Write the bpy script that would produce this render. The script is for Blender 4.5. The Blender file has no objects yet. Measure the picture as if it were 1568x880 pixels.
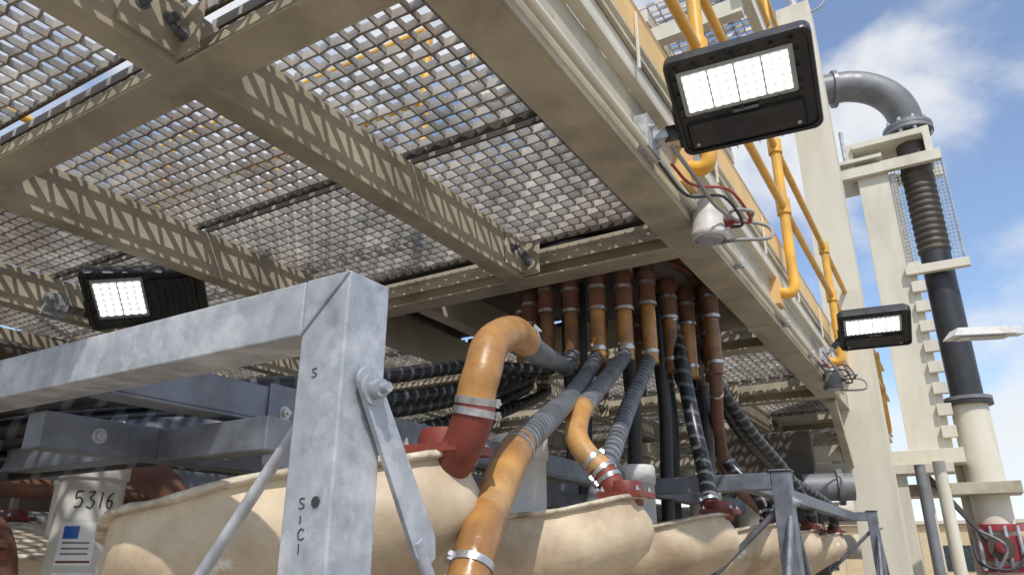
import bpy, math, random
from mathutils import Vector, Matrix, Quaternion
random.seed(4)
G=1.9   # eye height above ground; z values below are relative to eye level
scene=bpy.context.scene
COL=bpy.context.collection

# ------------------------------------------------------------------ materials
def mat(name, base, rough=.5, metal=0., var=.18, scale=5., dirt=None, damt=.5, dscale=2.5, dlo=.5, dhi=.7, bump=.0, bscale=40., streak=False, dirt2=None, d2scale=9, d2lo=.62, d2hi=.72, d2amt=.6):
    m=bpy.data.materials.new(name); m.use_nodes=True
    nt=m.node_tree; N=nt.nodes; L=nt.links
    b=N['Principled BSDF']; b.inputs['Roughness'].default_value=rough; b.inputs['Metallic'].default_value=metal
    tc=N.new('ShaderNodeTexCoord'); src=tc.outputs['Object']
    if streak:
        mp=N.new('ShaderNodeMapping'); mp.inputs['Scale'].default_value=(1,1,.25); L.new(src,mp.inputs[0]); src=mp.outputs[0]
    n1=N.new('ShaderNodeTexNoise'); n1.inputs['Scale'].default_value=scale; n1.inputs['Detail'].default_value=6; L.new(src,n1.inputs['Vector'])
    r1=N.new('ShaderNodeMapRange'); r1.inputs[1].default_value=.3; r1.inputs[2].default_value=.7; r1.inputs[3].default_value=1-var; r1.inputs[4].default_value=1+var
    L.new(n1.outputs['Fac'],r1.inputs[0])
    mx=N.new('ShaderNodeVectorMath'); mx.operation='SCALE'; mx.inputs[0].default_value=base; L.new(r1.outputs[0],mx.inputs['Scale'])
    out=mx.outputs[0]
    for dc,ds,lo,hi,am in ((dirt,dscale,dlo,dhi,damt),(dirt2,d2scale,d2lo,d2hi,d2amt)):
        if not dc: continue
        n2=N.new('ShaderNodeTexNoise'); n2.inputs['Scale'].default_value=ds; n2.inputs['Detail'].default_value=9; n2.inputs['Roughness'].default_value=.65; L.new(src,n2.inputs['Vector'])
        r2=N.new('ShaderNodeMapRange'); r2.inputs[1].default_value=lo; r2.inputs[2].default_value=hi; r2.inputs[3].default_value=0; r2.inputs[4].default_value=am
        L.new(n2.outputs['Fac'],r2.inputs[0])
        m2=N.new('ShaderNodeMix'); m2.data_type='RGBA'; L.new(r2.outputs[0],m2.inputs[0]); L.new(out,m2.inputs[6]); m2.inputs[7].default_value=(*dc,1); out=m2.outputs[2]
    L.new(out,b.inputs['Base Color'])
    r3=N.new('ShaderNodeMapRange'); r3.inputs[1].default_value=.3; r3.inputs[2].default_value=.7; r3.inputs[3].default_value=max(.05,rough-.12); r3.inputs[4].default_value=min(1,rough+.15)
    L.new(n1.outputs['Fac'],r3.inputs[0]); L.new(r3.outputs[0],b.inputs['Roughness'])
    if bump>0:
        n3=N.new('ShaderNodeTexNoise'); n3.inputs['Scale'].default_value=bscale; n3.inputs['Detail'].default_value=4; L.new(src,n3.inputs['Vector'])
        bp=N.new('ShaderNodeBump'); bp.inputs['Strength'].default_value=bump; bp.inputs['Distance'].default_value=.01
        L.new(n3.outputs['Fac'],bp.inputs['Height']); L.new(bp.outputs[0],b.inputs['Normal'])
    return m
def hosemat(name, c1, c2, k=28., lo=.45, hi=.6, rough=.45, bump=.6, vm=1.):
    m=bpy.data.materials.new(name); m.use_nodes=True
    nt=m.node_tree; N=nt.nodes; L=nt.links; b=N['Principled BSDF']; b.inputs['Roughness'].default_value=rough
    uv=N.new('ShaderNodeUVMap'); sp=N.new('ShaderNodeSeparateXYZ'); L.new(uv.outputs[0],sp.inputs[0])
    m1=N.new('ShaderNodeMath'); m1.operation='MULTIPLY'; m1.inputs[1].default_value=k; L.new(sp.outputs[0],m1.inputs[0])
    m0=N.new('ShaderNodeMath'); m0.operation='MULTIPLY'; m0.inputs[1].default_value=vm; L.new(sp.outputs[1],m0.inputs[0])
    a=N.new('ShaderNodeMath'); a.operation='ADD'; L.new(m1.outputs[0],a.inputs[0]); L.new(m0.outputs[0],a.inputs[1])
    f=N.new('ShaderNodeMath'); f.operation='PINGPONG'; f.inputs[1].default_value=.5; L.new(a.outputs[0],f.inputs[0])
    f2=N.new('ShaderNodeMapRange'); f2.inputs[1].default_value=lo*.5; f2.inputs[2].default_value=hi*.5; L.new(f.outputs[0],f2.inputs[0])
    mx=N.new('ShaderNodeMix'); mx.data_type='RGBA'; L.new(f2.outputs[0],mx.inputs[0]); mx.inputs[6].default_value=(*c1,1); mx.inputs[7].default_value=(*c2,1)
    tc=N.new('ShaderNodeTexCoord'); n=N.new('ShaderNodeTexNoise'); n.inputs['Scale'].default_value=14; n.inputs['Detail'].default_value=6; L.new(tc.outputs['Object'],n.inputs['Vector'])
    r=N.new('ShaderNodeMapRange'); r.inputs[1].default_value=.3; r.inputs[2].default_value=.7; r.inputs[3].default_value=.55; r.inputs[4].default_value=1.35; L.new(n.outputs['Fac'],r.inputs[0])
    v=N.new('ShaderNodeVectorMath'); v.operation='SCALE'; L.new(mx.outputs[2],v.inputs[0]); L.new(r.outputs[0],v.inputs['Scale']); L.new(v.outputs[0],b.inputs['Base Color'])
    bp=N.new('ShaderNodeBump'); bp.inputs['Strength'].default_value=bump; bp.inputs['Distance'].default_value=.006; L.new(f.outputs[0],bp.inputs['Height']); L.new(bp.outputs[0],b.inputs['Normal'])
    return m
def emat(name,col,strength):
    m=bpy.data.materials.new(name); m.use_nodes=True; b=m.node_tree.nodes['Principled BSDF']
    b.inputs['Base Color'].default_value=(.8,.8,.8,1); b.inputs['Emission Color'].default_value=(*col,1); b.inputs['Emission Strength'].default_value=strength
    return m
M={}
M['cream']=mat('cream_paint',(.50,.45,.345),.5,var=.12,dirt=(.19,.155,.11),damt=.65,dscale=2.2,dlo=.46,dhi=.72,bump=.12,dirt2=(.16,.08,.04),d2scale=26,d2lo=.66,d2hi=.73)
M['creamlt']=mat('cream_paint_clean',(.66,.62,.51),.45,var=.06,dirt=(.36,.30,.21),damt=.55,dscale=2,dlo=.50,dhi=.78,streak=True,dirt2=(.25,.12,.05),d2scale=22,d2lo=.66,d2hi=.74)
M['fascia']=mat('kickplate_paint',(.78,.51,.21),.5,var=.08,dirt=(.48,.26,.10),damt=.4,dscale=3,dlo=.52,dhi=.8,dirt2=(.2,.1,.05),d2scale=24,d2lo=.66,d2hi=.73)
M['yellow']=mat('safety_yellow',(.78,.43,.06),.4,var=.12,dirt=(.50,.27,.07),damt=.6,dscale=7,dlo=.45,dhi=.68,dirt2=(.12,.06,.03),d2scale=30,d2lo=.64,d2hi=.71)
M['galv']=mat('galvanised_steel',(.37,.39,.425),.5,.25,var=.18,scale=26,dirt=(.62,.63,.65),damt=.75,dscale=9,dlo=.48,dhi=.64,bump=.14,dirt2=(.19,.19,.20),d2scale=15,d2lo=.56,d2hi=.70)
M['galvshade']=mat('galvanised_steel_shaded',(.19,.205,.24),.5,.4,var=.25,scale=14,dirt=(.11,.10,.09),damt=.6,dscale=6,dirt2=(.33,.33,.34),d2scale=11,d2lo=.6,d2hi=.7,d2amt=.4)  # darker copy of the galvanised steel, with shade put into its colour
M['mesh']=mat('weathered_mesh_steel',(.42,.395,.355),.4,.4,var=.35,scale=5,dirt=(.27,.18,.12),damt=.6,dscale=1.3,dlo=.48,dhi=.68)
M['body']=mat('fibreglass_cream',(.60,.49,.34),.55,var=.16,scale=3.5,dirt=(.33,.235,.145),damt=.85,dscale=3.0,dlo=.42,dhi=.66,bump=.6,bscale=11,dirt2=(.78,.76,.70),d2scale=5,d2lo=.62,d2hi=.66,d2amt=.7)
M['rim']=mat('fibreglass_rim',(.60,.53,.41),.55,var=.18,scale=20,dirt=(.20,.13,.08),damt=.85,dscale=11,dlo=.42,dhi=.64,bump=.5,bscale=45)
M['red']=mat('red_rubber',(.19,.036,.024),.5,var=.3,scale=12,dirt=(.10,.04,.03),damt=.7,dscale=8,bump=.15)
M['brown']=mat('brown_rust_rubber',(.15,.065,.04),.6,var=.3,scale=8,dirt=(.20,.14,.10),damt=.5,dscale=6,bump=.2)
M['orange']=mat('orange_hose',(.47,.235,.062),.36,var=.25,scale=6,dirt=(.20,.09,.045),damt=.8,dscale=4.5,dlo=.44,dhi=.66,bump=.2,dirt2=(.44,.33,.17),d2scale=6,d2lo=.53,d2hi=.68,d2amt=.5)
M['orangeS']=mat('orange_stub',(.26,.12,.045),.42,var=.3,scale=6,dirt=(.10,.055,.035),damt=.85,dscale=7,dlo=.42,dhi=.6,bump=.2)
M['ghose']=hosemat('grey_spiral_hose',(.08,.086,.10),(.185,.195,.21),24,.3,.7,bump=.35)
M['bhose']=hosemat('black_glint_hose',(.014,.014,.016),(.09,.095,.105),12,.66,.8,bump=.15,rough=.33)  # pale bands are sun glints painted into the colour of smooth black hose
M['blk']=mat('black_rubber',(.03,.03,.035),.4,var=.2)
M['clamp']=mat('clamp_steel',(.5,.5,.5),.35,.8,var=.2,scale=30,dirt=(.2,.15,.1),damt=.5,dscale=20)
M['pvc']=mat('white_pvc',(.62,.62,.60),.45,var=.06,dirt=(.38,.33,.27),damt=.7,dscale=5,dlo=.46,dhi=.72)
M['hous']=mat('black_lamp_housing',(.022,.023,.027),.38,var=.25,scale=12,bump=.05,dirt=(.08,.075,.065),damt=.5,dscale=7)
M['glass']=mat('lamp_reflector',(.35,.37,.38),.2,.6,var=.1)
M['led']=emat('led_lens',(.93,1,.97),1.7)
M['ledbase']=emat('led_board',(.66,.80,.78),.36)
M['gpipe']=mat('grey_pipe',(.20,.205,.215),.45,.2,var=.14,scale=4,dirt=(.12,.11,.1),damt=.5,dscale=3)
M['dark']=mat('dark_steel',(.07,.06,.05),.6,var=.3,scale=3,dirt=(.15,.10,.06),damt=.5,dscale=2)
M['wire']=mat('red_cable',(.33,.05,.03),.4)
M['wire2']=mat('grey_cable',(.30,.29,.28),.5)
M['text']=mat('marker_ink',(.03,.03,.03),.6)
M['blue']=mat('label_blue',(.02,.12,.45),.4)
M['green']=mat('label_green',(.02,.22,.08),.4)
M['paper']=mat('label_white',(.8,.8,.8),.4,var=.03)
M['valve']=mat('valve_red',(.33,.03,.045),.4,var=.15,dirt=(.12,.05,.04),damt=.6,dscale=5)
M['ground']=mat('sandy_ground',(.33,.28,.22),.9,var=.2,scale=.6,dirt=(.24,.18,.13),damt=.6,dscale=.15,bump=.3,bscale=3)
M['wallp']=mat('shed_wall',(.60,.47,.28),.7,var=.08,scale=1.5,dirt=(.4,.28,.15),damt=.4,dscale=1)
M['roof']=mat('shed_roof',(.55,.5,.42),.6,var=.1)
M['window']=mat('window_dark',(.04,.05,.06),.15)

# ------------------------------------------------------------------ mesh builder
class B:
    def __init__(s,name,bevel=0):
        s.n=name; s.v=[]; s.f=[]; s.m=[]; s.sm=[]; s.uv={}; s.mats=[]; s.bev=bevel
    def mi(s,k):
        if k not in s.mats: s.mats.append(k)
        return s.mats.index(k)
    def add(s,vs,fs,k,smooth=False,uvs=None):
        o=len(s.v); s.v.extend([tuple(x) for x in vs]); i=s.mi(k)
        for j,f in enumerate(fs):
            if uvs: s.uv[len(s.f)]=uvs[j]
            s.f.append([o+a for a in f]); s.m.append(i); s.sm.append(smooth)
    def box(s,x0,x1,y0,y1,z0,z1,k):
        vs=[(x0,y0,z0),(x1,y0,z0),(x1,y1,z0),(x0,y1,z0),(x0,y0,z1),(x1,y0,z1),(x1,y1,z1),(x0,y1,z1)]
        s.add(vs,[(0,3,2,1),(4,5,6,7),(0,1,5,4),(1,2,6,5),(2,3,7,6),(3,0,4,7)],k)
    def obox(s,c,u,v,n,w,h,d,k,top=1.):
        """oriented box: centre c, unit axes u,v,n, sizes w,h,d; top = scale of +n face"""
        c=Vector(c); vs=[]
        for sn,sc in ((-.5,1.),(.5,top)):
            for a,b in ((-.5,-.5),(.5,-.5),(.5,.5),(-.5,.5)):
                vs.append(c+u*(a*w*sc)+v*(b*h*sc)+n*(sn*d))
        s.add(vs,[(0,3,2,1),(4,5,6,7),(0,1,5,4),(1,2,6,5),(2,3,7,6),(3,0,4,7)],k)
    def bar(s,p,q,w,h,k,up=(0,0,1)):
        p=Vector(p);q=Vector(q); d=(q-p); l=d.length; d.normalize(); u=Vector(up).cross(d)
        if u.length<1e-4: u=Vector((1,0,0)).cross(d)
        u.normalize(); v=d.cross(u); s.obox((p+q)/2,u,v,d,w,h,l,k)
    def loft(s,rings,k,cap=True,smooth=True,closed=True):
        n=len(rings[0]); vs=[p for r in rings for p in r]; fs=[]
        for i in range(len(rings)-1):
            for j in range(n):
                j2=(j+1)%n; fs.append((i*n+j,i*n+j2,(i+1)*n+j2,(i+1)*n+j))
        s.add(vs,fs,k,smooth)
        if cap:
            s.add(rings[0],[tuple(range(n))[::-1]],k); s.add(rings[-1],[tuple(range(n))],k)
    def tube(s,path,r,k,n=14,smoothpath=True,cap=True,seg=6):
        pts=spl(path,seg) if smoothpath and len(path)>2 else [Vector(p) for p in path]
        R=[]; t=(pts[1]-pts[0]).normalized(); u=t.orthogonal().normalized(); L=0; lens=[]
        for i,p in enumerate(pts):
            t2=(pts[min(i+1,len(pts)-1)]-pts[max(i-1,0)]).normalized()
            q=t.rotation_difference(t2); u=(q@u).normalized(); t=t2; v=t.cross(u)
            rr=r(i/(len(pts)-1)) if callable(r) else r
            R.append([p+u*(rr*math.cos(a))+v*(rr*math.sin(a)) for a in [2*math.pi*j/n for j in range(n)]])
            if i: L+=(p-pts[i-1]).length
            lens.append(L)
        vs=[p for q in R for p in q]; fs=[];uvs=[]
        for i in range(len(R)-1):
            for j in range(n):
                j2=(j+1)%n; fs.append((i*n+j,i*n+j2,(i+1)*n+j2,(i+1)*n+j))
                uvs.append(((lens[i],j/n),(lens[i],(j+1)/n),(lens[i+1],(j+1)/n),(lens[i+1],j/n)))
        s.add(vs,fs,k,True,uvs)
        if cap: s.add(R[0],[tuple(range(n))[::-1]],k); s.add(R[-1],[tuple(range(n))],k)
        return pts
    def cyl(s,p,q,r,k,n=20): s.tube([p,q],r,k,n,False)
    def ringclamp(s,pts,f,r,k='clamp',w=.016):
        i=min(len(pts)-2,max(0,int(f*(len(pts)-1)))); p=pts[i]; d=(pts[i+1]-p).normalized()
        s.cyl(p-d*w/2,p+d*w/2,r*1.07,k,18)
        o=d.orthogonal().normalized(); s.obox(p+o*(r*1.14),d,d.cross(o),o,w*1.2,r*.5,r*.2,k)
        c=d.cross(o); s.cyl(p+o*(r*1.22)-c*r*.35,p+o*(r*1.22)+c*r*.35,r*.09,k,8)
    def bolt(s,p,d,r,k='clamp',l=None):
        p=Vector(p); d=Vector(d).normalized(); l=l or r*1.1
        s.tube([p,p+d*r*.25],r*1.5,k,16,False); s.tube([p+d*r*.25,p+d*l],r,k,6,False); s.tube([p+d*l,p+d*l*1.6],r*.5,k,8,False)
    def rev(s,prof,c,k,n=32,smooth=True,cap=True):
        rings=[[(c[0]+r*math.cos(2*math.pi*j/n),c[1]+r*math.sin(2*math.pi*j/n),c[2]+z) for j in range(n)] for r,z in prof]
        s.loft(rings,k,cap,smooth)
    def done(s):
        me=bpy.data.meshes.new(s.n); me.from_pydata([(x,y,z+G) for x,y,z in s.v],[],s.f)
        for k in s.mats: me.materials.append(M[k])
        me.polygons.foreach_set('material_index',s.m); me.polygons.foreach_set('use_smooth',s.sm)
        if s.uv:
            uvl=me.uv_layers.new(name='UVMap'); 
            for fi,u in s.uv.items():
                p=me.polygons[fi]
                for li,c in zip(p.loop_indices,u): uvl.data[li].uv=c
        me.update(); o=bpy.data.objects.new(s.n,me); COL.objects.link(o)
        if s.bev:
            b=o.modifiers.new('bevel','BEVEL'); b.width=s.bev; b.segments=2; b.limit_method='ANGLE'; b.angle_limit=math.radians(50)
        return o
def spl(P,seg=6):
    P=[Vector(p) for p in P]; Q=[P[0]*2-P[1]]+P+[P[-1]*2-P[-2]]; out=[]
    for i in range(1,len(Q)-2):
        a,b,c,d=Q[i-1],Q[i],Q[i+1],Q[i+2]
        for j in range(seg):
            t=j/seg; out.append(.5*((2*b)+(c-a)*t+(2*a-5*b+4*c-d)*t*t+(3*b-a-3*c+d)*t**3))
    out.append(P[-1]); return out
X=Vector((1,0,0));Y=Vector((0,1,0));Z=Vector((0,0,1))

# ------------------------------------------------------------------ ground
b=B('ground'); b.add([(-1500,-1500,-G),(1500,-1500,-G),(1500,1500,-G),(-1500,1500,-G)],[(0,1,2,3)],'ground'); b.done()

# ------------------------------------------------------------------ elevated steel platform
b=B('elevated_steel_platform',.004)
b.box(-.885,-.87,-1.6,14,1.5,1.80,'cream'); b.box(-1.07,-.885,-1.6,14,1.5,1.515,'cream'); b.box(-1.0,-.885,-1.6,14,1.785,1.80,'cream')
b.box(-.87,-.82,-1.6,14,1.80,1.812,'creamlt'); b.box(-.832,-.82,-1.6,14,1.812,1.97,'creamlt'); b.box(-.818,-.80,-1.6,14,1.90,1.925,'cream')
b.box(-.85,-.80,-1.6,14,1.972,1.984,'creamlt')
b.box(-.812,-.80,-1.6,14,1.984,2.17,'fascia')
for y in [i*1.1-1 for i in range(14)]: b.box(-.798,-.785,y,y+.012,1.82,2.10,'creamlt')
joists=[-2.0,-3.5,-5.0,-6.5]
crossY=[1.15,3.42,5.6,7.8,10.0,12.2]
for x in joists:
    segs=[(-1.6,1.13),(1.17,3.39),(3.52,5.58),(5.62,7.78),(7.82,9.98),(10.02,12.18)]
    for y0,y1 in segs:
        if x==-2.0 and y0==3.52: continue
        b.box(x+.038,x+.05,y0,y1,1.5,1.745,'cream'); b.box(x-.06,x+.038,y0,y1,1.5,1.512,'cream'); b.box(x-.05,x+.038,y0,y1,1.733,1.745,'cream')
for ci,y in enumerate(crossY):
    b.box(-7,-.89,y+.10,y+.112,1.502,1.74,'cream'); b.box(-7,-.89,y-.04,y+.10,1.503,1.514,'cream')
    b.box(-7,-.89,y+.02,y+.10,1.64,1.648,'cream'); b.box(-7,-.89,y+.02,y+.028,1.60,1.64,'cream'); 
    for x in joists:
        b.box(x+.052,x+.066,y-.26,y-.045,1.53,1.72,'cream')
        for yy in (y-.20,y-.10): b.bolt((x+.066,yy,1.64),X,.018,'galvshade',.03)
        b.box(x+.05,x+.16,y-.055,y-.043,1.52,1.72,'cream')
        b.bolt((x+.09,y-.055,1.6),-Y,.018,'galvshade',.03)
for y in crossY[:2]:
    for x in joists: b.tube([(x+.052,y-.035,1.505),(x+.053,y-.033,1.6),(x+.052,y-.035,1.73)],.005,'cream',6)
b.box(-2.75,-2.738,3.55,5.58,1.5,1.745,'cream'); b.box(-2.85,-2.75,3.55,5.58,1.5,1.512,'cream')
b.box(-2.73,-.89,5.0,5.012,1.5,1.745,'cream'); 
b.box(-3.60,-.9,3.53,5.04,1.81,1.822,'dark')      # dark plate added over the distributor to shade the hoses and block sky
for y in (8.4,10.6,12.6): b.box(-7,-1.0,y,y+.15,.95,1.1,'cream')
for x in (-1.6,-3.2,-5.0): b.box(x,x+.12,8.2,14,1.1,1.25,'cream')
for x,y in ((-.77,8.85),(-5.6,8.85),(-5.6,3.9),(-5.6,-1.2)):
    top=7.0 if x>-1 else 1.5
    b.box(x-.21,x+.21,y-.20,y+.20,-G,top,'creamlt')
b.bar((-.95,8.6,.9),(-.95,7.9,1.48),.08,.08,'cream')
b.cyl((-.77,8.85,7.0),(-.77,8.85,7.25),.07,'galv'); 
b.tube([(-.55+.2*math.cos(a),8.8,7.1+.2*math.sin(a)) for a in [i*math.pi/8 for i in range(17)]],.015,'galv',8)
for y in (6.0,6.7,7.4,8.2): b.box(-4.2,-.98,y,y+.12,5.0,5.18,'creamlt')
for x in (-4.2,-3.1,-2.0,-1.0): b.box(x,x+.1,5.9,9.3,5.2,5.36,'creamlt')
b.tube([(-.84,-1,1.56),(-.84,3.0,1.56),(-.84,8,1.56)],.018,'creamlt',10,False)
for y in (3.9,5.2,6.2): b.box(-.868,-.815,y,y+.03,1.53,1.59,'galv')
b.done()

# ------------------------------------------------------------------ mesh deck
def deck(bb,x0,x1,y0,y1,z,p=.072,hx=.038,tx=.011):
    nx=int((x1-x0)/p); ny=int((y1-y0)/p)
    for j in range(ny+1):
        y=y0+j*p; vs=[];fs=[]
        for i in range(nx+1):
            x=x0+i*p; s=.011*(1 if (i+j)%2 else -1)+random.uniform(-.002,.002); dz=.009*(1 if (i+j)%2 else -1)
            vs+=[(x,y+s-tx/2,z+dz),(x,y+s+tx/2,z+dz),(x,y+s+tx/2,z+hx+dz),(x,y+s-tx/2,z+hx+dz)]
            if i:
                a=(i-1)*4
                for k in range(4): fs.append((a+k,a+(k+1)%4,a+4+(k+1)%4,a+4+k))
        bb.add(vs,fs,'mesh')
    for i in range(nx+1):
        x=x0+i*p; bb.box(x-.0045,x+.0045,y0,y1,z+.002,z+.030,'mesh')
b=B('deck_mesh_flooring')
zz=1.757
for x0,x1 in ((-6.45,-5.02),(-4.98,-3.52),(-3.48,-2.02),(-1.98,-.99)):
    for y0,y1 in ((-1.5,1.18),(1.24,2.30),(2.34,3.48),(3.55,5.0),(5.05,7.8),(7.9,10.0),(10.1,13.5)):
        if x1>-3 and y0==3.55: continue
        deck(b,x0,x1,y0,y1,zz)
        b.box(x0,x1,y1-.02,y1-.008,zz-.01,zz+.035,'dark'); b.box(x0,x1,y0-.012,y0,zz-.01,zz+.035,'dark')
deck(b,-6,-1.0,8.6,14,1.27,p=.1)
deck(b,-4.2,-1.0,5.9,9.2,5.37,p=.1)
b.done()

# ------------------------------------------------------------------ handrails
b=B('yellow_handrail')
px=-.72
for y in (.8,3.0,5.0,7.2,9.6,12):
    b.tube([(-.82,y,1.72),(-.76,y,1.70),(-.725,y,1.74),(px,y,1.85)],.036,'yellow',14)
    b.cyl((px,y,1.84),(px,y,2.85),.036,'yellow',14)
    for z in (2.35,2.85): b.cyl((px,y,z-.055),(px,y,z+.055),.050,'yellow',14)
    b.box(-.87,-.815,y-.08,y+.08,1.62,1.82,'fascia')
for z in (2.35,2.85): b.cyl((px,-1,z),(px,13,z),.027,'yellow',12)
b.done()
b=B('yellow_handrail')
for z in (2.4,2.9): b.cyl((-6,2.7,z),(-2.2,2.7,z),.03,'yellow',10)
for x in (-6,-4.6,-3.4,-2.2): b.cyl((x,2.7,1.8),(x,2.7,2.9),.03,'yellow',10)
for z in (2.4,2.9): b.cyl((-5.2,-1,z),(-5.2,2.7,z),.03,'yellow',10)
for y in (-.6,.9): b.cyl((-5.2,y,1.8),(-5.2,y,2.9),.03,'yellow',10)
b.done()
b=B('yellow_handrail')
for z in (5.9,6.4): b.cyl((-.95,5.9,z),(-.95,9.3,z),.03,'yellow',10); b.cyl((-4.2,5.9,z),(-.95,5.9,z),.03,'yellow',10)
for x,y in ((-.95,5.9),(-.95,7.5),(-.95,9.2),(-2.4,5.9),(-4.1,5.9)): b.cyl((x,y,5.3),(x,y,6.4),.03,'yellow',10)
b.done()

# ------------------------------------------------------------------ distributor with stubs
b=B('slurry_distributor')
cx,cy=-1.78,4.14
b.rev([(.05,1.57),(.40,1.58),(.55,1.61),(.58,1.66),(.58,1.78),(.5,1.79)],(cx,cy,0),'dark',40)
b.rev([(.60,1.64),(.60,1.69)],(cx,cy,0),'brown',40)
b.box(-1.5,-1.0,3.95,4.75,1.66,1.72,'brown')
stubs={'A':(-1.77,3.62),'B':(-1.60,3.62),'C':(-1.46,3.68),'D':(-1.37,3.82),'E':(-1.32,4.05),'F':(-1.28,4.28),'G':(-1.20,4.44)}
extra=[(-1.93,3.62),(-2.08,3.68),(-2.20,3.80),(-2.28,3.98),(-2.28,4.2),(-1.30,4.55),(-1.55,4.62),(-1.75,4.62),(-2.0,4.55),(-1.12,4.25)]
for i,(x,y) in enumerate(list(stubs.values())+extra):
    q=random.uniform(-.04,.04)
    b.cyl((x,y,1.66),(x,y,1.34+q),.050,'brown',14)
    b.cyl((x,y,1.53),(x,y,1.57),.062,'brown',16)
    for z in (1.47+q,1.34+q): b.cyl((x,y,z),(x,y,z+.020),.055,'clamp',16)
    b.cyl((x,y,1.34+q),(x,y,1.02),.043,'orange' if i in (1,2,3,5) else 'orangeS',14)
    b.cyl((x,y,1.08),(x,y,1.10),.048,'clamp',16)
b.done()

# ------------------------------------------------------------------ hoses
def hose(name,segs):
    b=B(name)
    for pts,r,k,cl in segs:
        s=b.tube(pts,r,k,18,seg=8)
        for f in cl: b.ringclamp(s,f,r)
    return b.done()
hose('slurry_hose',[([(-1.03,1.34,.16),(-.97,1.325,.175),(-.905,1.30,.225),(-.872,1.29,.285),(-.868,1.29,.32)],.045,'red',[.80]),
  ([(-.872,1.29,.29),(-.86,1.285,.34),(-.85,1.29,.38),(-.86,1.34,.455),(-.90,1.50,.53),(-1.0,1.74,.58)],.043,'orange',[.10]),
  ([(-.98,1.70,.575),(-1.13,2.03,.64),(-1.55,3.03,.87),(-1.72,3.45,.96),(-1.77,3.61,1.08)],.041,'ghose',[.05,.9])])
hose('slurry_hose',[([(-1.60,3.62,1.10),(-1.60,3.57,1.02),(-1.38,2.85,.69),(-1.13,2.12,.43),(-.98,1.66,.27)],.041,'ghose',[.02,.99]),
  ([(-.99,1.69,.28),(-.94,1.53,.19),(-.89,1.37,.07),(-.87,1.29,-.02),(-.87,1.25,-.13),(-.87,1.24,-.4)],.044,'orange',[.06,.62])])
hose('slurry_hose',[([(-1.46,3.68,1.10),(-1.46,3.63,1.03),(-1.34,2.99,.71),(-1.24,2.62,.56)],.042,'ghose',[.03,.97]),
  ([(-1.245,2.64,.57),(-1.22,2.53,.50),(-1.20,2.47,.42),(-1.15,2.44,.35),(-1.08,2.45,.28)],.044,'orange',[.05,.85]),
  ([(-1.10,2.45,.295),(-1.06,2.45,.24),(-1.04,2.45,.15)],.047,'red',[.15,.4])])
hose('slurry_hose',[([(-1.37,3.82,1.10),(-1.38,3.79,1.02),(-1.34,3.37,.705),(-1.25,2.92,.42),(-1.235,2.75,.27),(-1.25,2.7,.1)],.043,'ghose',[.03,.7])])
hose('slurry_hose',[([(-1.32,4.05,1.35),(-1.30,4.09,1.25),(-1.256,4.02,1.04),(-1.20,3.96,.68),(-1.11,3.80,.378),(-1.06,3.66,.23)],.043,'bhose',[.03,.95]),
  ([(-1.07,3.68,.25),(-1.04,3.64,.16)],.047,'red',[.3])])
hose('slurry_hose',[([(-1.28,4.28,1.4),(-1.29,4.35,1.3),(-1.34,4.65,.92),(-1.30,4.93,.61),(-1.10,4.90,.35),(-1.04,4.86,.17)],.043,'bhose',[.03,.9])])
hose('slurry_hose',[([(-1.20,4.44,1.3),(-1.24,4.54,1.2),(-1.25,4.76,1.06),(-1.17,5.17,.81),(-1.08,5.69,.587),(-.99,6.0,.3),(-1.03,6.05,.17)],.043,'bhose',[.03])])
hose('slurry_hose',[([(-1.30,4.55,1.3),(-1.30,4.7,1.15),(-1.28,5.3,.85),(-1.2,6.2,.62),(-1.0,7.1,.4),(-1.03,7.25,.17)],.043,'bhose',[])])
hose('slurry_hose',[([(-1.12,4.25,1.1),(-1.16,4.35,.95),(-1.25,4.65,.75),(-1.35,5.2,.5),(-1.3,5.9,.3)],.04,'brown',[.3])])
hose('slurry_hose',[([(-1.55,4.62,1.3),(-1.5,4.8,1.1),(-1.5,5.5,.75),(-1.6,6.5,.5),(-2.6,7.5,.3)],.043,'bhose',[])])
for i,(x,y) in enumerate(extra[:5]):
    o=i*.085+(.03 if i%2 else 0)
    hose('slurry_hose',[([(x,y,1.1),(x+.02,y-.05,1.0),(-2.0-o*.3,2.95,.90-o*.9),(-1.93-o*.2+.03*math.sin(i*3),2.25,.70-o*.85),(-1.95-o*.3,1.5,.50-o*.55),(-2.3-o,.9,.36-o*.5),(-3.2,.7,.1)],.034,'bhose',[.03])])
for x,y in extra[5:7]+[(-1.7,4.3),(-1.93,3.9),(-1.45,4.2),(-2.0,4.1),(-1.55,3.95),(-1.8,3.8)]:
    hose('slurry_hose',[([(x,y,1.6),(x,y,1.1),(x,y+.03,.8),(x-.05,y+.1,.3),(x-.05,y+.1,-.4)],.04,'blk',[])])

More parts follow.
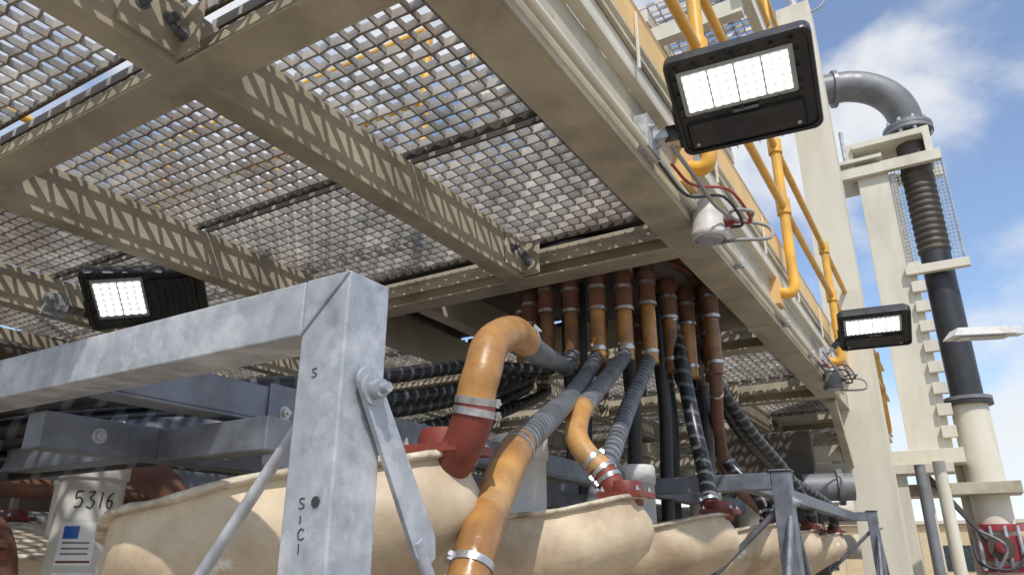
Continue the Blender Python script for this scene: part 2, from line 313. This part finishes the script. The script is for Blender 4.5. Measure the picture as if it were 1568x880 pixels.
# ------------------------------------------------------------------ hydrocyclone feed bodies
def cyclone(cx,cy,cz,side=1,fl=.49,stub=True):
    b=B('hydrocyclone')
    T=math.radians(12)*side
    def tr(x,y,z):
        x*=side
        return (cx+x*math.cos(abs(T))-z*math.sin(T), cy+y, cz+z*math.cos(T)+x*math.sin(T))
    n=72
    def ring(R,z,ke,inset=0,rough=0):
        out=[]
        for j in range(n):
            a=2*math.pi*j/n; aa=(a+math.pi)%(2*math.pi)-math.pi
            e=math.exp(-(aa/.42)**2)
            w=1+.018*math.sin(5*a+cy*3+z*9)+.012*math.sin(11*a+cy+z*14)
            r=(R*w+.15*e*ke)-inset+random.uniform(-rough,rough)
            out.append(tr(r*math.cos(a),r*math.sin(a),z+.004*math.sin(7*a+cy)+random.uniform(-rough,rough)))
        return out
    b.loft([ring(.395,.0,1),ring(.398,-.03,1),ring(.410,-.07,1),ring(.410,-.11,1),ring(.39,-.155,.95),ring(.35,-.20,.7),ring(.29,-.235,.35),ring(.21,-.27,.08),ring(.16,-.32,0),ring(.13,-.38,0),ring(.09,-.75,0),ring(.07,-1.2,0)],'body',cap=False)
    b.loft([ring(.395,-.002,1),ring(.415,.0,1,0,.002),ring(.419,.007,1,0,.002),ring(.410,.015,1,0,.002),ring(.36,.022,.8),ring(.2,.04,.2),ring(.02,.045,0)],'rim',cap=False)
    fx=cx+side*fl
    zf=cz+fl*math.tan(math.radians(12))+.022
    b.obox((fx,cy,zf+.008),X,Y,Z,.165,.15,.020,'red',.97)
    for sx in (-.065,.065):
        for sy in (-.057,.057): b.bolt((fx+sx,cy+sy,zf+.019),Z,.009,'clamp')
    b.rev([(.060,-.03),(.062,.03),(.055,.055)],(fx,cy,zf),'red',20)
    if stub: b.rev([(.10,.03),(.10,.28),(.108,.28),(.108,.36),(.10,.375),(.03,.38)],(cx+.06,cy,cz),'pvc',28)
    return b.done()
for i,y in enumerate((1.33,2.46,3.64,4.85,6.05,7.25)):
    cyclone(-1.50 if i else -1.465,y,.065 if i else .085,stub=i>0)
for y in (1.0,2.1,3.2,4.4,5.6,6.8): cyclone(-3.9,y,.05,-1)

# ------------------------------------------------------------------ galvanised support frame
b=B('galvanised_support_frame',.007)
b.box(-.81,-.72,.73,.82,-G,.40,'galv')
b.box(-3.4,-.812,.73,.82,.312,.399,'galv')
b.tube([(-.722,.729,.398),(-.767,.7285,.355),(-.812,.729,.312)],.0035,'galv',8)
b.box(-1.53,-1.45,.822,9,.31,.318,'galvshade'); b.box(-1.458,-1.45,.822,9,.318,.40,'galvshade'); b.box(-1.53,-1.458,.822,9,.392,.40,'galvshade')
b.box(-1.76,-1.69,.822,6,.22,.30,'galvshade')
b.box(-3.4,-1.77,1.06,1.13,.225,.30,'galvshade'); b.box(-1.69,-1.3,1.1,1.17,.22,.295,'galvshade')
b.box(-1.448,-1.442,1.22,1.42,.20,.41,'galvshade')
for p in ((-1.442,1.27,.34),(-1.442,1.37,.25)): b.bolt(p,X,.012)
for p in ((-1.69,.95,.26),(-1.69,1.3,.26)): b.bolt(p,X,.012)
b.cyl((-.85,.835,.27),(-1.40,.82,-.40),.0105,'galv',14)
u=(Vector((0,.915,.02))-Vector((0,.778,.23))); u.normalize(); v=X.cross(u)
c0=Vector((-.700,.772,.238)); c1=Vector((-.700,.925,.005))
def plate(b,pts,x0,x1,k):
    b.loft([[(x0,p[0],p[1]) for p in pts],[(x1,p[0],p[1]) for p in pts]],k,True,False)
dv=Vector((v.y,v.z)); pts=[]
for i in range(9):
    a=math.pi*i/8; pts.append(((c0.y)+.021*(math.cos(a)*dv.x-math.sin(a)*u.y),(c0.z)+.021*(math.cos(a)*dv.y-math.sin(a)*u.z)))
pts+= [(c1.y-.027*dv.x-.01*u.y,c1.z-.027*dv.y-.01*u.z),(c1.y-.012*dv.x+.018*u.y,c1.z-.012*dv.y+.018*u.z),(c1.y+.012*dv.x+.018*u.y,c1.z+.012*dv.y+.018*u.z),(c1.y+.027*dv.x-.01*u.y,c1.z+.027*dv.y-.01*u.z)]
plate(b,pts,-.712,-.704,'galv')
b.bolt((-.704,.778,.226),X,.0155,'galv',.02)
b.cyl((-.708,.90,.02),(-.708,1.16,-.36),.0105,'galv',14)
b.cyl((-.748,.7285,.068),(-.748,.7295,.068),.0075,'blk',18)
b.done()
def fr(y,w=.08):
    b=B('galvanised_support_frame',.005)
    b.box(-.81,-.72,y,y+.09,-G,.40,'galvshade'); b.box(-3.4,-.812,y,y+.09,.315,.398,'galvshade')
    b.cyl((-.74,y+.05,.22),(-.74,y-.45,-.35),.016,'galvshade',10); b.cyl((-.74,y+.05,.22),(-.74,y+.5,-.35),.016,'galvshade',10)
    b.cyl((-.80,y+.05,.22),(-1.45,y+.05,-.35),.016,'galvshade',10)
    b.bolt((-.72,y+.045,.25),X,.02,'galv'); b.box(-.82,-.71,y-.01,y+.10,.402,.41,'galvshade')
    b.done()
fr(3.9); fr(8.0); 
b=B('galvanised_support_frame',.005); b.box(-1.0,-.92,3.99,8.0,.32,.40,'galvshade'); b.box(-3.4,-3.32,.82,8,.31,.4,'galvshade'); b.done()

# hand-painted marks are thin stroked tubes on the steel
def strokes(b,S,o,u,v,sc,r,k='text'):
    o=Vector(o)
    for st in S: b.tube([o+u*(x*sc)+v*(y*sc) for x,y in st],r,k,6)
GL={'S':[[(.8,.9),(.5,1),(.15,.85),(.25,.6),(.6,.45),(.8,.25),(.5,0),(.1,.1)]],
 'I':[[(0,0),(.02,.5),(0,1)]],'C':[[(.8,.85),(.4,1),(.05,.6),(.15,.15),(.5,0),(.85,.15)]],
 '5':[[(.8,1),(.2,.98),(.12,.6),(.5,.65),(.8,.4),(.6,.05),(.05,.05)]],'3':[[(.1,.95),(.7,.98),(.35,.6),(.75,.35),(.5,0),(.05,.08)]],'1':[[(.2,1),(.15,.5),(.12,0)]],
 '6':[[(.8,1),(.3,.7),(.1,.3),(.4,0),(.75,.2),(.6,.5),(.15,.4)]]}
b=B('marker_lettering')
strokes(b,GL['S'],(-.780,.7292,.060),X,Z,.014,.0008); strokes(b,GL['I'],(-.774,.7292,.040),X,Z,.011,.0008)
strokes(b,GL['C'],(-.776,.7292,.020),X,Z,.014,.0008); strokes(b,GL['S'],(-.780,.7292,.243),X,Z,.013,.0007); strokes(b,GL['I'],(-.772,.7292,.002),X,Z,.013,.0008)
ml=b.done()
fr1=bpy.data.objects['galvanised_support_frame']; ml.parent=fr1

# ------------------------------------------------------------------ white numbered pipe
b=B('white_numbered_pipe')
wx,wy=-2.50,1.42
b.cyl((wx,wy,-G),(wx,wy,.30),.098,'pvc',36); b.cyl((wx,wy,.24),(wx,wy,.32),.106,'pvc',36)
d=Vector((-wx,-wy,0)).normalized(); t=Vector((-d.y,d.x,0))
th=math.atan2(d.y,d.x)
def sticker(z0,z1,a0,a1,k,r=.0995):
    vs=[];n=8
    for i in range(n+1):
        a=th+a0+(a1-a0)*i/n
        vs+=[(wx+r*math.cos(a),wy+r*math.sin(a),z0),(wx+r*math.cos(a),wy+r*math.sin(a),z1)]
    b.add(vs,[(2*i,2*i+2,2*i+3,2*i+1) for i in range(n)],k,True)
sticker(-.03,.10,-.75,.35,'paper'); sticker(.05,.088,-.62,-.15,'blue',.1)
for z in (.035,.018,.002): sticker(z,z+.006,-.6,.2,'gpipe',.1)
sticker(-.022,-.015,-.7,.3,'red',.1)
sticker(-.15,-.05,-.75,.45,'paper'); sticker(-.14,-.09,-.65,-.25,'blue',.1); sticker(-.14,-.09,-.1,.3,'green',.1)
for ch,a0 in (('5',-.48),('3',-.12),('1',.26),('6',.46)):
    for st in GL[ch]:
        b.tube([(wx+.0995*math.cos(th+a0+x*.30),wy+.0995*math.sin(th+a0+x*.30),.145+y*.05) for x,y in st],.0022,'text',6)
pipe=b.done()

# left pipe fittings
b=B('rubber_lined_pipe_fitting')
b.tube([(-2.75,.80,.33),(-2.45,1.0,.34),(-2.1,1.25,.35)],.045,'brown',16); b.tube([(-2.1,1.25,.35),(-1.9,1.5,.37),(-1.75,1.9,.42)],.04,'ghose',16)
b.cyl((-2.12,1.235,.35),(-2.09,1.262,.35),.055,'clamp')
b.tube([(-2.9,.9,.35),(-2.75,1.1,.18),(-2.45,1.05,.12),(-2.35,1.1,-.02),(-2.35,1.12,-.3)],.055,'brown',18)
b.tube([(-2.15,.74,.19),(-2.22,.80,.13),(-2.33,.88,.08),(-2.7,1.1,.06)],.045,'gpipe',18)
b.tube([(-2.05,.55,.12),(-2.15,.72,.11),(-2.3,.95,.02),(-2.32,1.0,-.2)],.040,'gpipe',18)
b.obox((-2.36,1.02,.0),X,Y,Z,.15,.15,.022,'red'); b.obox((-2.36,1.02,.032),X,Y,Z,.15,.15,.022,'brown')
for dx in (-.055,.055): b.bolt((-2.36+dx,.955,.043),Z,.010,'clamp')
b.tube([(-2.75,1.6,.35),(-2.6,1.8,.2),(-2.55,1.9,-.3)],.06,'brown',18)
b.done()

# ------------------------------------------------------------------ LED floodlights
def rr(w,h,r,n=5):
    o=[]
    for cx,cy,a0 in ((w/2-r,h/2-r,0),(-w/2+r,h/2-r,90),(-w/2+r,-h/2+r,180),(w/2-r,-h/2+r,270)):
        for i in range(n+1):
            a=math.radians(a0+90*i/n); o.append((cx+r*math.cos(a),cy+r*math.sin(a)))
    return o
def flood(c,u,n,w,h,armto,flip=False):
    """u: width axis, n: shining direction; v computed upward"""
    b=B('led_floodlight')
    c=Vector(c); n=Vector(n).normalized(); u=Vector(u); u=(u-n*u.dot(n)).normalized(); v=n.cross(u)
    if v.z<0: v=-v
    P=lambda a,bb,d: c+u*a+v*bb+n*d
    tp=.22 if flip else .0
    def R(s,d,r=.035): return [P(x,y*(1-tp*(x/w+.5)),d) for x,y in rr(w*s[0],h*s[1],r)]
    b.loft([R((.80,.80),-.10),R((.93,.93),-.085),R((1,1),-.05),R((1,1),-.004),R((.985,.985),.006),R((.94,.92),.006),R((.93,.91),-.006)],'hous',smooth=False)
    for i in range(11):
        b.obox(P((-.40+.08*i)*w,-.02,-.11),u,v,n,.006,h*.72,.05,'hous')
    if flip: x0,x1,y0,y1=-.42*w,.0*w,-.30*h,.36*h
    else: x0,x1,y0,y1=-.42*w,.37*w,-.08*h,.37*h
    mx,my=(x0+x1)/2,(y0+y1)/2
    b.obox(P(mx,my,-.001),u,v,n,(x1-x0),(y1-y0),.008,'glass')
    nx,ny=(6,6) if flip else (12,5)
    gx,gy=(x1-x0)*.93,(y1-y0)*.84
    mods=2 if flip else 4
    for q in range(mods):
        b.obox(P(mx+(q+.5-mods/2)*gx/mods,my,.004),u,v,n,gx/mods*.95,gy,.004,'ledbase')
    for i in range(nx):
        for j in range(ny):
            q=P(mx+(i+.5-nx/2)*gx/nx,my+(j+.5-ny/2)*gy/ny,.006)
            b.tube([q,q+n*.006],gx/nx*.40,'led',10,False)
    for i in range(7):
        for yy in (y0-.02*h,y1+.035*h):
            b.tube([P(x0+(x1-x0)*i/6,yy,.004),P(x0+(x1-x0)*i/6,yy,.014)],.008,'hous',8,False)
    for i in range(3):
        for xx in (x0-.018*w,x1+.02*w): b.tube([P(xx,y0+(y1-y0)*(i+.5)/3,.004),P(xx,y0+(y1-y0)*(i+.5)/3,.014)],.008,'hous',8,False)
    if flip:
        b.obox(P(.24*w,0,.0),u,v,n,.38*w,.66*h,.02,'hous',.94)
        for i in range(6): b.obox(P((.10+.055*i)*w,0,.014),u,v,n,.008,.5*h,.012,'blk')
    else:
        b.obox(P(-.02*w,-.29*h,.004),u,v,n,.84*w,.26*h,.022,'hous',.95)
        b.obox(P(0,-.125*h,.008),u,v,n,.18*w,.012,.003,'gpipe')
        b.tube([P(-.05*w,-.28*h,.015),P(-.05*w,-.28*h,.018)],.014,'blk',12,False)
        for sx in (-.38,.34): b.tube([P(sx*w,-.38*h,.013),P(sx*w,-.38*h,.018)],.008,'clamp',8,False)
    a=Vector(armto); s=-1 if (a-c).dot(u)<0 else 1
    e=P(s*w*.5,-.25*h,-.03)
    b.obox(P(s*w*.49,-.2*h,-.03),u,v,n,.03,h*.4,.05,'hous')
    b.bar(e,e+(a-e)*.45,.05,.05,'hous'); b.bar(e+(a-e)*.45,a,.035,.035,'galv')
    b.obox(a,X,Y,Z,.05,.14,.15,'galv'); b.bolt(a+Vector((.025,-.03,.03)),X,.012); b.bolt(a+Vector((.025,.03,-.03)),X,.012)
    return b.done()
flood((-.45,2.52,1.70),(.96,.26,.27),(.06,-.50,-.86),.55,.43,(-.845,2.50,1.62))
flood((-.37,6.60,1.79),(.96,.24,.20),(.06,-.50,-.86),.56,.42,(-.80,6.62,1.62))
flood((-3.85,2.28,1.40),(.80,.50,-.16),(.50,-.30,-.80),.64,.42,(-4.92,2.3,1.55),flip=True)

# junction boxes & cables
for y in (3.15,6.95):
    b=B('junction_box')
    b.rev([(.075,1.40),(.085,1.405),(.088,1.43),(.078,1.44),(.074,1.52),(.068,1.55),(.04,1.60)],(-.80,y,0),'gpipe' if y>5 else 'pvc',24)
    b.rev([(.055,1.390),(.070,1.399)],(-.80,y,0),'galv',24)
    b.cyl((-.80,y,1.47),(-.70,y+.05,1.50),.028,'red',12)
    b.tube([(-.78,y-.55,1.62),(-.72,y-.45,1.50),(-.70,y-.2,1.46),(-.66,y+.1,1.50),(-.60,y+.06,1.52),(-.66,y-.05,1.50),(-.72,y,1.49)],.009,'wire2',8)
    b.tube([(-.80,y-.5,1.56),(-.76,y-.35,1.52),(-.66,y-.1,1.58),(-.62,y+.1,1.50),(-.70,y+.05,1.49)],.007,'wire',8)
    b.tube([(-.82,y-.6,1.52),(-.80,y-.3,1.50),(-.68,y-.15,1.53),(-.64,y,1.45),(-.70,y+.02,1.45)],.007,'blk',8)
    b.tube([(-.70,y+.04,1.50),(-.57,y+.20,1.50),(-.55,y+.12,1.40),(-.68,y+.02,1.38),(-.78,y+.08,1.41)],.009,'wire2',8)
    b.done()

# ------------------------------------------------------------------ big riser pipe
b=B('riser_pipe')
rx,ry=.33,11.8
b.cyl((rx,ry,-.2),(rx,ry,1.95),.23,'creamlt',28)
b.cyl((rx,ry,1.95),(rx,ry,2.0),.30,'blk',28); b.cyl((rx,ry,2.01),(rx,ry,2.06),.30,'gpipe',28)
b.cyl((rx,ry,2.0),(rx,ry,4.25),.205,'blk',28)
prof=[]
for i in range(14): prof+=[(.200,4.25+i*.104),(.224,4.275+i*.104),(.224,4.31+i*.104),(.200,4.335+i*.104)]
b.rev(prof,(rx,ry,0),'dark',28)
b.cyl((rx,ry,5.7),(rx,ry,6.3),.22,'dark',28)
for z in (6.30,6.37): b.cyl((rx,ry,z),(rx,ry,z+.06),.36,'gpipe',28)
for i in range(10):
    a=i*math.pi/5; b.cyl((rx+.31*math.cos(a),ry+.31*math.sin(a),6.24),(rx+.31*math.cos(a),ry+.31*math.sin(a),6.50),.03,'galv',8)
el=[(rx,ry,6.4)]+[(rx-.80+.80*math.cos(a),ry-.05*i,6.55+.72*math.sin(a)) for i,a in enumerate([k*math.pi/16 for k in range(9)])]+[(rx-1.3,ry-.5,7.27),(rx-2.6,ry-.7,7.27)]
b.tube(el,.25,'gpipe',28)
b.cyl((-.62,11.38,7.27),(-.56,11.40,7.27),.31,'gpipe',24)
b.done()
b=B('red_knife_valve',.01)
b.cyl((rx,ry,.30),(rx,ry,.38),.30,'valve',24); b.cyl((rx,ry,-.20),(rx,ry,-.12),.30,'valve',24); b.cyl((rx,ry,-.9),(rx,ry,.3),.2,'creamlt',24)
b.box(rx-.26,rx+.26,ry-.26,ry-.05,-.06,.24,'valve'); b.cyl((rx,ry-.33,.1),(rx,ry-.26,.1),.15,'dark',20); b.cyl((rx,ry-.42,.1),(rx,ry-.33,.1),.07,'valve',16)
for s in (-.22,-.08,.08,.22): b.cyl((rx+s,ry-.28,-.18),(rx+s,ry-.28,.36),.025,'galv',8)
b.tube([(rx-.3,ry-.4,.2),(rx-.25,ry-.5,-.1),(rx+.1,ry-.5,-.15),(rx+.3,ry-.4,.15)],.02,'blk',8)
b.tube([(rx-.2,ry-.42,.3),(rx+.05,ry-.5,.1),(rx-.1,ry-.5,-.2)],.02,'gpipe',8)
b.done()
b=B('pipe_support_tower',.008)
b.box(-.50,-.06,11.55,11.95,1.35,5.75,'creamlt')
b.box(-.75,.68,11.45,11.55,5.62,5.80,'creamlt'); b.box(-.75,.68,12.05,12.15,5.62,5.80,'creamlt'); b.box(-.75,-.1,11.4,12.2,5.86,5.92,'creamlt')
b.box(-.5,.5,11.42,12.18,6.1,6.2,'creamlt'); b.box(.50,.60,11.5,12.1,5.8,6.25,'creamlt'); b.box(-.6,-.5,11.5,12.1,5.8,6.25,'creamlt'); b.cyl((-.62,11.5,5.9),(-.62,11.5,6.5),.03,'galv')
for i in range(9):
    z=1.5+i*.30; b.box(-.06,.12,11.46,11.56,z,z+.16,'creamlt')
b.box(-.055,.04,11.57,11.72,1.35,5.6,'creamlt')
for x in (-.02,.56):
    for dx in (0,.05,.10): b.box(x+dx-.006,x+dx+.006,11.50,11.512,4.0,5.62,'galv')
    for i in range(26): b.box(x-.01,x+.11,11.488,11.499,4.05+i*.06,4.062+i*.06,'galv')
b.box(.67,.69,11.49,11.53,4.0,5.62,'galv')
b.box(-.1,.72,11.45,11.55,3.87,4.0,'creamlt')
b.box(-1.3,.15,11.3,12.2,1.15,1.34,'creamlt'); b.box(-1.1,-.0,10.9,11.3,1.0,1.12,'creamlt'); b.box(-1.1,.7,11.4,12.0,.75,.9,'cream')
for x,y in ((-.7,11.0),(-.45,11.2),(.0,11.9),(-1.1,11.9)): b.box(x,x+.14,y,y+.14,-G,1.15,'creamlt')
b.bar((-.4,11.3,1.1),(.2,11.5,.2),.06,.06,'dark')
b.done()

# ------------------------------------------------------------------ street light
b=B('street_light',.01)
d=Vector((.87,.49,.04)).normalized(); c=Vector((.50,9.3,2.33)); v=Z.cross(d).normalized(); n=d.cross(v)
b.obox(c,d,v,n,.70,.26,.10,'pvc',.75); b.obox(c-n*.055,d,v,n,.5,.17,.02,'glass'); b.obox(c+d*.40,d,v,n,.14,.12,.09,'pvc')
b.tube([c+d*.38,c+d*1.2,c+d*2.6-Z*.05,c+d*2.9-Z*.5],.035,'galv',12)
e=c+d*2.9-Z*.5; b.cyl(e,(e.x,e.y,-G),.06,'galv',16)
b.done()

# ------------------------------------------------------------------ background plant
b=B('process_tank')
b.rev([(2.6,-G),(2.6,2.3),(2.7,2.3),(2.7,2.42),(2.5,2.5)],(-9.5,6.5,0),'dark',48)
for i in range(14):
    a=-1.6+i*.2; b.box(-9.5+2.62*math.cos(a)-.03,-9.5+2.62*math.cos(a)+.03,6.5+2.62*math.sin(a)-.03,6.5+2.62*math.sin(a)+.03,-G,2.3,'dark')
b.done()
b=B('process_tank')
b.rev([(2.2,-G),(2.2,1.3),(2.3,1.3),(2.3,1.4),(2.1,1.45)],(-8.8,1.0,0),'gpipe',48); b.done()
b=B('underflow_launder',.01)
b.box(-3.3,-2.3,3.2,9.5,-1.2,.35,'dark'); b.box(-3.35,-2.25,3.15,9.55,.35,.42,'galvshade')
b.box(-2.2,-1.2,7.9,8.0,-.6,1.2,'dark'); b.done()
b=B('pipe_rack')
for i in range(6):
    b.cyl((-5.5,-1+i*.0,.2+i*.22),(-5.2,14,.25+i*.22),.07,['gpipe','brown','dark','blk','gpipe','dark'][i],14)
for y in (.5,3.5,6.5,9.5,12.5): b.box(-5.65,-5.55,y,y+.12,-G,1.5,'dark')
for y,z in ((9.6,.9),(10.3,.5),(9.9,.1)): b.cyl((-6,y,z),(-.9,y,z),.14,'creamlt',18)
b.cyl((-1.3,7.7,.62),(-.86,7.8,.62),.13,'gpipe',20); b.cyl((-1.0,7.78,.62),(-.95,7.79,.62),.17,'gpipe',20)
b.done()
b=B('site_building',.02)
b.box(-16,7,37,44,-G,1.25,'wallp'); b.box(-16.2,7.2,36.8,44.2,1.25,1.40,'roof')
for i in range(8): b.box(-14+i*2.6,-13+i*2.6,36.96,36.995,-.6,.4,'window')
for i in range(30): b.box(-15.5+i*.76,-15.46+i*.76,36.975,36.995,-G,1.24,'roof')
b.done()
b=B('site_building',.02)
b.box(9,26,46,56,-G,1.6,'wallp'); b.box(8.8,26.2,45.8,56.2,1.6,1.8,'roof'); b.done()
b=B('drain_pipe')
b.cyl((-.35,9.9,-G),(-.35,9.9,1.0),.06,'gpipe',14); b.cyl((-.15,10.1,-G),(-.15,10.1,1.05),.07,'creamlt',14); b.done()

# ------------------------------------------------------------------ world / sun
SD=Vector((.50,-.62,1.0)).normalized()
w=bpy.data.worlds.new('World'); scene.world=w; w.use_nodes=True; nt=w.node_tree; N=nt.nodes; L=nt.links
bg=N['Background']; bg.inputs[1].default_value=.15
sky=N.new('ShaderNodeTexSky'); sky.sky_type='NISHITA'; sky.sun_disc=False; sky.sun_elevation=math.asin(SD.z); sky.sun_rotation=math.atan2(SD.x,SD.y); sky.dust_density=.6
tc=N.new('ShaderNodeTexCoord'); mp=N.new('ShaderNodeMapping'); mp.inputs['Scale'].default_value=(1,1,1.5); mp.inputs['Location'].default_value=(.55,.9,.3); L.new(tc.outputs['Generated'],mp.inputs[0])
no=N.new('ShaderNodeTexNoise'); no.inputs['Scale'].default_value=4.6; no.inputs['Detail'].default_value=8; no.inputs['Roughness'].default_value=.5; no.inputs['Distortion'].default_value=.2; L.new(mp.outputs[0],no.inputs['Vector'])
mr=N.new('ShaderNodeMapRange'); mr.interpolation_type='SMOOTHSTEP'; mr.inputs[1].default_value=.40; mr.inputs[2].default_value=.64; mr.inputs[3].default_value=.08; mr.inputs[4].default_value=.92; L.new(no.outputs['Fac'],mr.inputs[0])
mi=N.new('ShaderNodeMix'); mi.data_type='RGBA'; L.new(mr.outputs[0],mi.inputs[0])
gn=N.new('ShaderNodeVectorMath'); gn.operation='MULTIPLY'; gn.inputs[1].default_value=(1.12,1.22,1.32); L.new(sky.outputs[0],gn.inputs[0]); L.new(gn.outputs[0],mi.inputs[6]); mi.inputs[7].default_value=(5.9,6.0,6.15,1)
L.new(mi.outputs[2],bg.inputs[0])
sl=bpy.data.lights.new('sun','SUN'); sl.energy=3.3; sl.angle=math.radians(.6); sl.color=(1,.955,.89)
so=bpy.data.objects.new('sun',sl); COL.objects.link(so); so.rotation_euler=(-SD).to_track_quat('-Z','Y').to_euler()

# ------------------------------------------------------------------ camera
cd=bpy.data.cameras.new('camera'); cd.sensor_width=36; cd.lens=25.26; cd.clip_start=.05; cd.clip_end=5000
co=bpy.data.objects.new('camera',cd); COL.objects.link(co); co.location=(0,0,G)
co.rotation_euler=(math.radians(90+20.44),0,math.radians(31)); scene.camera=co
scene.view_settings.view_transform='Standard'; scene.view_settings.look='None'; scene.view_settings.exposure=0
